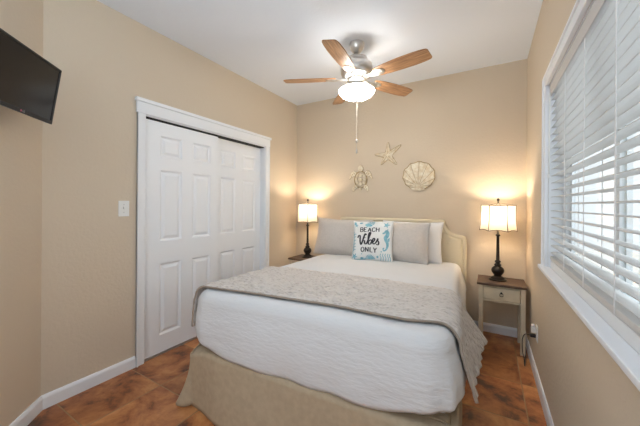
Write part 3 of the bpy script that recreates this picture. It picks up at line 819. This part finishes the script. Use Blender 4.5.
bm = bmesh.new(); lathe(bm, [(.082, Z(2.432)), (.082, Z(2.415)), (.070, Z(2.405)), (.055, Z(2.392)), (.055, Z(2.375)), (.060, Z(2.366)), (.104, Z(2.345)), (.112, Z(2.340)), (.112, Z(2.332)), (.06, Z(2.330)), (0, Z(2.330))], 0, 0, 36)
lk = new_obj('light_fitter', bm, M['nickel'], fan_o, True)
bm = bmesh.new()
lathe(bm, [(.108, Z(2.335)), (.148, Z(2.328)), (.160, Z(2.316)), (.154, Z(2.300)), (.136, Z(2.280)), (.112, Z(2.264)), (.078, Z(2.251)), (.04, Z(2.245)), (0, Z(2.243))], 0, 0, 44)
new_obj('glass_bowl', bm, M['bowl'], fan_o, True)
bm = bmesh.new(); lathe(bm, [(.020, Z(2.247)), (.020, Z(2.240)), (.010, Z(2.234)), (.012, Z(2.226)), (.006, Z(2.216)), (0, Z(2.213))], 0, 0, 16); new_obj('finial', bm, M['nickel'], fan_o, True)
bm = bmesh.new(); n = 70
z = Z(2.214)
while z > Z(1.885): bmesh.ops.create_icosphere(bm, subdivisions=1, radius=.0026, matrix=Matrix.Translation((.005, 0, z))); z -= .0058
pc = new_obj('pull_chain', bm, M['nickel'], fan_o, True)
bm = bmesh.new(); lathe(bm, [(0, Z(1.888)), (.005, Z(1.884)), (.012, Z(1.872)), (.012, Z(1.866)), (.005, Z(1.858)), (.002, Z(1.85)), (.002, Z(1.80)), (.006, Z(1.795)), (.0085, Z(1.778)), (.006, Z(1.762)), (0, Z(1.758))], .005, 0, 12)
new_obj('pull_knob', bm, M['nickel'], pc, True)
# blade outline in local x (radial)
def blade_outline():
    top = [(.185, .044), (.22, .056), (.30, .064), (.42, .070), (.52, .071), (.60, .066), (.638, .060), (.650, .056), (.658, .044)]
    return top + [(x, -y) for x, y in top[::-1]]
def blade(a):
    ob = empty('blade'); 
    bm = bmesh.new(); prism(bm, blade_outline(), -.004, .004)
    bmesh.ops.bevel(bm, geom=[e for e in bm.edges], offset=.0015, segments=1, affect='EDGES')
    b = new_obj('blade', bm, M['fanwood'], fan_o)
    bpy.data.objects.remove(ob)
    b.location = (0, 0, Z(2.428)); b.rotation_euler = (R(-12), 0, a)
    bm = bmesh.new()
    # blade iron: arm, oval plate and screws
    prism(bm, [(.085, .014), (.13, .012), (.165, .020), (.19, .036), (.215, .040), (.250, .034), (.272, .018), (.278, 0), (.272, -.018), (.250, -.034), (.215, -.040), (.19, -.036), (.165, -.020), (.13, -.012), (.085, -.014)], -.0105, -.0045)
    for (x, y) in ((.205, .02), (.205, -.02), (.255, 0)): lathe(bm, [(.006, -.0105), (.006, -.013), (0, -.0145)], x, y, 10)
    box(bm, .08, .15, -.012, .012, -.016, .004, bev=.003)
    bi = new_obj('blade_iron', bm, M['nickel'], b); 
    return b
for k in range(5): blade(R(60.2 + 72 * k))

# ------------------------------------------------------------------ television
tB = Vector((.244, .643, 1.747)); tA = Vector((.282, .674, 2.061)); e = Vector((-.6954, .7186, 0))
upv = (tA - tB).normalized(); nrm = e.cross(upv).normalized()
if nrm.y < 0: nrm = -nrm
TVW, TVH = .555, (tA - tB).length
cen = (tA + tB) / 2 - e * TVW / 2
tv = empty('television', (0, 0, 0), 0, 'black flat television tilted down on the angled wall', 'television')
tv.matrix_world = Matrix((( -e.x, -nrm.x, upv.x, cen.x), (-e.y, -nrm.y, upv.y, cen.y), (-e.z, -nrm.z, upv.z, cen.z), (0, 0, 0, 1)))
# local: x to the left end, -y toward room (face), z up
bm = bmesh.new(); bz = .011
hw, hh = TVW / 2, TVH / 2
box(bm, -hw, hw, 0, .010, -hh, -hh + .020, bev=.002); box(bm, -hw, hw, 0, .010, hh - bz, hh, bev=.002); box(bm, -hw, -hw + bz, 0, .010, -hh, hh, bev=.002); box(bm, hw - bz, hw, 0, .010, -hh, hh, bev=.002)
box(bm, -hw + .002, hw - .002, .008, .022, -hh + .002, hh - .002); box(bm, -hw * .7, hw * .7, .02, .045, -hh * .8, hh * .5, bev=.01)
bz_o = new_obj('bezel', bm, M['bezel'], tv)
bm = bmesh.new(); box(bm, -hw + bz, hw - bz, .004, .009, -hh + .020, hh - bz); new_obj('screen', bm, M['screen'], tv)
bm = bmesh.new(); k = 14
sgn = -1
lx0 = -.045
vs = [bm.verts.new((lx0 + .0055 * math.cos(2 * pi * i / k), -.0006, -hh + .010 + .0055 * math.sin(2 * pi * i / k))) for i in range(k)]; bm.faces.new(vs).material_index = 1
def bar(x0, x1, z0, z1): bm.faces.new([bm.verts.new((x, -.0007, -hh + z)) for x, z in ((x0, z0), (x1, z0), (x1, z1), (x0, z1))])
# letters LG next to the round mark (reading left to right = -x to ... )
s = -1
o0 = lx0 + s * .010
bar(o0, o0 + s * .0015, .0055, .0145); bar(o0, o0 + s * .005, .0055, .007)
o1 = o0 + s * .007
bar(o1, o1 + s * .0015, .0055, .0145); bar(o1, o1 + s * .006, .0055, .007); bar(o1, o1 + s * .006, .013, .0145); bar(o1 + s * .0045, o1 + s * .006, .0055, .0105); bar(o1 + s * .003, o1 + s * .006, .0095, .0105)
new_obj('maker_logo', bm, [M['logo'], M['pinklogo']], bz_o, 'raw')
# wall bracket reaching the angled wall
bm = bmesh.new()
inv = tv.matrix_world.inverted()
wp = Vector((0, 0, 0)); wc = cen.copy(); dwall = (wc.x + wc.y - .67) / math.sqrt(2); foot = wc - Vector((q, q, 0)) * dwall; foot.z = cen.z
tube(bm, [inv @ (cen + nrm * -.02), inv @ (foot + Vector((q, q, 0)) * .09 + e * .03), inv @ (foot + Vector((q, q, 0)) * .012)], .012, 8)
br = new_obj('wall_bracket', bm, M['blackp'], tv)
bm = bmesh.new(); ty = Vector((-q, q, 0)); tn = Vector((q, q, 0))
vs = []
for dd in (.001, .014):
    for (a, b) in ((-1, -1), (1, -1), (1, 1), (-1, 1)): vs.append(bm.verts.new(inv @ (foot + tn * dd + ty * a * .04 + up * b * .09)))
bm.faces.new(vs[:4]); bm.faces.new(vs[4:])
for i in range(4): bm.faces.new((vs[i], vs[(i + 1) % 4], vs[4 + (i + 1) % 4], vs[4 + i]))
new_obj('mounting_plate', bm, M['blackp'], br)

# ------------------------------------------------------------------ light switch, outlet and plugs
sw = empty('light_switch', (0, 1.137, 1.258), 0, 'white toggle light switch on the wall left of the closet', 'light switch')
bm = bmesh.new(); box(bm, 0, .006, -.038, .038, -.060, .060, bev=.003); pl = new_obj('switch_plate', bm, M['plastic'], sw)
bm = bmesh.new(); box(bm, .005, .018, -.0055, .0055, -.004, .014, bev=.002); new_obj('toggle', bm, M['plastic'], sw)
for zz in (-.030, .030): bm = bmesh.new(); bmesh.ops.create_uvsphere(bm, u_segments=10, v_segments=6, radius=.0035, matrix=Matrix.Translation((.0055, 0, zz))); new_obj('screw', bm, M['alum'], pl, True)

OY, OZ = 2.66, .352
ou = empty('wall_outlet', (W, OY, OZ), 0, 'white double socket low on the window wall beside the nightstand', 'outlet')
bm = bmesh.new(); box(bm, -.006, 0, -.036, .036, -.058, .058, bev=.003); op = new_obj('outlet_plate', bm, M['plastic'], ou)
for zz in (-.020, .020):
    bm = bmesh.new(); box(bm, -.009, -.005, -.017, .017, zz - .014, zz + .014, bev=.003)
    new_obj('socket', bm, M['plastic'], ou)
bm = bmesh.new(); box(bm, W - .040, W - .0095, OY - .017, OY + .017, OZ + .004, OZ + .046, bev=.008)
wp_ = new_obj('plug_in_freshener', bm, M['plastic']); bm = bmesh.new(); lathe(bm, [(.013, OZ + .044), (.012, OZ + .056), (.008, OZ + .066), (0, OZ + .067)], W - .026, OY, 14)
new_obj('cap', bm, M['pwhite'], wp_, True); tag(wp_, 'small white plug-in device in the upper socket', 'plug-in')
cord = empty('power_cord', (0, 0, 0), 0, 'black power cord looping from the lower socket to the floor behind the nightstand', 'cord')
bm = bmesh.new(); box(bm, W - .045, W - .0095, OY - .011, OY + .011, OZ - .032, OZ - .008, bev=.005); new_obj('plug', bm, M['blackp'], cord)
bm = bmesh.new()
pts = [(W - .045, OY, OZ - .020), (W - .075, OY + .005, OZ - .024), (W - .088, OY + .04, OZ - .08), (W - .080, OY + .12, OZ - .20), (W - .062, OY + .20, .06), (W - .060, OY + .17, .012), (W - .045, OY + .30, .008),
       (W - .028, OY + .50, .02), (2.69, 3.405, .08), (2.70, 3.405, .30), (2.66, 3.40, .50), (2.56, 3.395, .54), (2.505, 3.393, .57), (2.498, 3.388, .598), (2.498, 3.36, .6035), (2.497, 3.30, .6035), (2.497, 3.278, .6035)]
tube(bm, catmull(pts, 8), .0034, 8); new_obj('cable', bm, M['blackp'], cord, True)

# ------------------------------------------------------------------ wall art
def wall_thing(name, x, z, label, rot=0):
    o = empty(name, (x, D, z), 0, label, 'wall art', 'sea life wall carvings'); o.rotation_euler = (0, rot, 0); return o
FY_ = lambda x, z, y: (x, -y, z)

# scallop
sc_o = wall_thing('scallop_carving', 1.722, 1.640, 'carved whitewashed scallop shell on the back wall, right of the starfish', R(3))
HZ = -.125; RX, RZ = .176, .160
def sh_r(a):      # distance from the hinge to the oval outline along direction a
    sx_, cx_ = math.sin(a) / RX, math.cos(a) / RZ; A_ = sx_ * sx_ + cx_ * cx_; B_ = 2 * (HZ / RZ) * cx_; C_ = (HZ / RZ) ** 2 - 1
    return (-B_ + math.sqrt(B_ * B_ - 4 * A_ * C_)) / (2 * A_)
NR, NA, NRIB = 14, 132, 11; fan0 = R(112); grid = []
def sh_pt(t, f, lift=0):
    a = t * fan0; rib = math.cos(t * NRIB * pi); rm = sh_r(a) + .0045 * rib; r = rm * f
    dep = .004 + .030 * math.sin(min(1, f) * pi * .88) ** .7 * (1 - .4 * t * t) + .0045 * rib * f
    return FY_(r * math.sin(a), HZ + r * math.cos(a), dep + lift)
bm = bmesh.new()
for j in range(NA + 1):
    t = j / NA * 2 - 1; grid.append([bm.verts.new(sh_pt(t, i / NR)) for i in range(NR + 1)])
for A, B in zip(grid, grid[1:]):
    for i in range(NR): bm.faces.new((A[i], A[i + 1], B[i + 1], B[i]))
bmesh.ops.remove_doubles(bm, verts=bm.verts, dist=1e-4)
new_obj('shell', bm, M['art'], sc_o, True)
bm = bmesh.new()
tube(bm, [sh_pt(k / 90 - 1, 1.0) for k in range(181)], .0050, 6)
for k in range(NRIB):
    t = (2 * k + 1) / NRIB - 1
    if abs(t) < .96: tube(bm, [sh_pt(t, .12 + .86 * i / 10, .0008) for i in range(11)], .0024, 5)
new_obj('gilded_edge', bm, M['artedge'], sc_o, True)
bm = bmesh.new(); prism(bm, [(-.085, -.150), (-.070, -.112), (.070, -.112), (.085, -.150), (.045, -.166), (.0, -.174), (-.045, -.166)], .002, .020, xf=FY_)
bmesh.ops.bevel(bm, geom=list(bm.edges), offset=.004, segments=2, affect='EDGES'); new_obj('hinge', bm, M['art'], sc_o)
# starfish
sf = wall_thing('starfish_carving', 1.358, 1.905, 'pale carved starfish on the back wall, highest of the three', 0)
bm = bmesh.new(); N5 = 100; grid = []
arms = [0, 54, 137, 220, 278]; lens = [.160, .195, .158, .138, .170]
def sf_r(a):
    best = .036
    for aa, ll in zip(arms, lens):
        d = abs((a - R(aa) + pi) % (2 * pi) - pi)
        # arm of half width tapering from .03 to .008
        for s_ in range(24):
            rr = ll * (1 - s_ / 24); hwid = .009 + .030 * (1 - rr / ll) ** 1.1
            if math.sin(min(d, pi / 2)) * rr <= hwid and d < pi / 2: best = max(best, rr); break
    return best
NF = 220
for i in range(NF):
    a = 2 * pi * i / NF; rm = sf_r(a); dm = min(abs((a - R(aa) + pi) % (2 * pi) - pi) for aa in arms)
    col = []
    for j in range(1, 13):
        f = j / 12; r = rm * f
        hwid = .034; lat = r * math.sin(dm); w_here = .009 + .030 * (1 - min(1, r / .16))
        dep = .004 + .022 * (1 - min(1, lat / (w_here + .003)) ** 1.5) * (1 - .55 * r / .16)
        if j == 12: dep = .003
        col.append(bm.verts.new(FY_(r * math.sin(a), r * math.cos(a), dep)))
    grid.append(col)
cv = bm.verts.new(FY_(0, 0, .027))
for i in range(NF):
    A, B = grid[i], grid[(i + 1) % NF]; bm.faces.new((cv, A[0], B[0]))
    for j in range(11): bm.faces.new((A[j], A[j + 1], B[j + 1], B[j]))
new_obj('body', bm, M['art'], sf, True)
bm = bmesh.new()
for aa, ll in zip(arms, lens):
    a = R(aa); k = 12
    for i in range(k):
        r = .02 + (ll - .035) * i / k; bmesh.ops.create_icosphere(bm, subdivisions=1, radius=.0042, matrix=Matrix.Translation(FY_(r * math.sin(a), r * math.cos(a), .027 - .012 * r / .16)))
    for sgn in (-1, 1):
        pts = []
        for i in range(9):
            r = .045 + (ll - .045) * i / 8; off = sgn * (.009 + .030 * (1 - r / ll) ** 1.1) if i < 8 else 0
            pts.append(FY_(r * math.sin(a) + off * math.cos(a), r * math.cos(a) - off * math.sin(a), .006))
        tube(bm, pts, .0035, 5)
new_obj('gilded_ridge', bm, M['artedge'], sf, True)
# turtle
tt = wall_thing('turtle_carving', 1.004, 1.640, 'openwork carved sea turtle on the back wall, left of the starfish', 0); tt.scale = (1.08, 1, 1.06)
bm = bmesh.new()
def plate(pts, d0=.003, d1=.018, bev=.003, b=None):
    b = b or bm; t_ = bmesh.new(); prism(t_, pts, d0, d1, xf=FY_)
    bmesh.ops.bevel(t_, geom=list(t_.edges), offset=bev, segments=2, affect='EDGES', clamp_overlap=True)
    me = bpy.data.meshes.new('tmp'); t_.to_mesh(me); t_.free(); b.from_mesh(me); bpy.data.meshes.remove(me)
def outline(b, pts, r_=.0028, y=.012, mi=0):
    tube(b, [FY_(x, z, y) for x, z in list(pts) + [pts[0]]], r_, 5, mi)
def hexa(cx, cz, rx, rz): return [(cx + rx * math.cos(pi / 3 * k), cz + rz * math.sin(pi / 3 * k)) for k in range(6)]
plate(hexa(0, .035, .026, .024), .004, .026); plate(hexa(0, -.018, .028, .024), .004, .028); plate(hexa(0, -.070, .024, .022), .004, .026)
for s_ in (-1, 1):
    plate([(s_ * .022, .062), (s_ * .050, .048), (s_ * .060, .018), (s_ * .034, .014)], .003, .022)
    plate([(s_ * .034, .008), (s_ * .064, .010), (s_ * .068, -.026), (s_ * .036, -.030)], .003, .022)
    plate([(s_ * .034, -.038), (s_ * .066, -.036), (s_ * .050, -.075), (s_ * .028, -.064)], .003, .022)
new_obj('shell_plates', bm, M['art'], tt)
bm = bmesh.new()
k = 30; tube(bm, [FY_(.078 * math.cos(2 * pi * i / k), -.015 + .098 * math.sin(2 * pi * i / k), .008) for i in range(k + 1)], .0055, 6)
new_obj('shell_rim', bm, M['artedge'], tt, True)
bm = bmesh.new(); hd = [(.034 * math.sin(2 * pi * i / 16) * (1 - .15 * math.cos(2 * pi * i / 16)), .120 + .040 * math.cos(2 * pi * i / 16)) for i in range(16)]; plate(hd, .003, .024, .005); outline(bm, hd, mi=1)
new_obj('head', bm, [M['art'], M['artedge']], tt)
for s_ in (-1, 1):
    bm = bmesh.new(); plate([(s_ * x, z) for x, z in [(.052, .070), (.080, .092), (.112, .080), (.134, .045), (.148, -.005), (.140, -.012), (.118, .018), (.096, .032), (.070, .030)]], .003, .018)
    outline(bm, [(s_ * x, z) for x, z in [(.052, .070), (.080, .092), (.112, .080), (.134, .045), (.148, -.005), (.140, -.012), (.118, .018), (.096, .032), (.070, .030)]], mi=1)
    for (x, z) in ((.085, .070), (.106, .055), (.122, .032)): tube(bm, [FY_(s_ * x, z, .019), FY_(s_ * (x - .012), z - .018, .019)], .003, 5, 1)
    new_obj('front_flipper', bm, [M['art'], M['artedge']], tt)
    bm = bmesh.new(); plate([(s_ * x, z) for x, z in [(.050, -.082), (.078, -.080), (.100, -.105), (.104, -.150), (.086, -.158), (.060, -.130), (.036, -.110)]], .003, .018)
    outline(bm, [(s_ * x, z) for x, z in [(.050, -.082), (.078, -.080), (.100, -.105), (.104, -.150), (.086, -.158), (.060, -.130), (.036, -.110)]], mi=1)
    for (x, z) in ((.072, -.100), (.085, -.122)): tube(bm, [FY_(s_ * x, z, .019), FY_(s_ * (x - .010), z - .014, .019)], .003, 5, 1)
    new_obj('rear_flipper', bm, [M['art'], M['artedge']], tt)
bm = bmesh.new(); plate([(-.016, -.112), (.016, -.112), (.006, -.150), (-.006, -.150)]); new_obj('tail', bm, M['art'], tt)
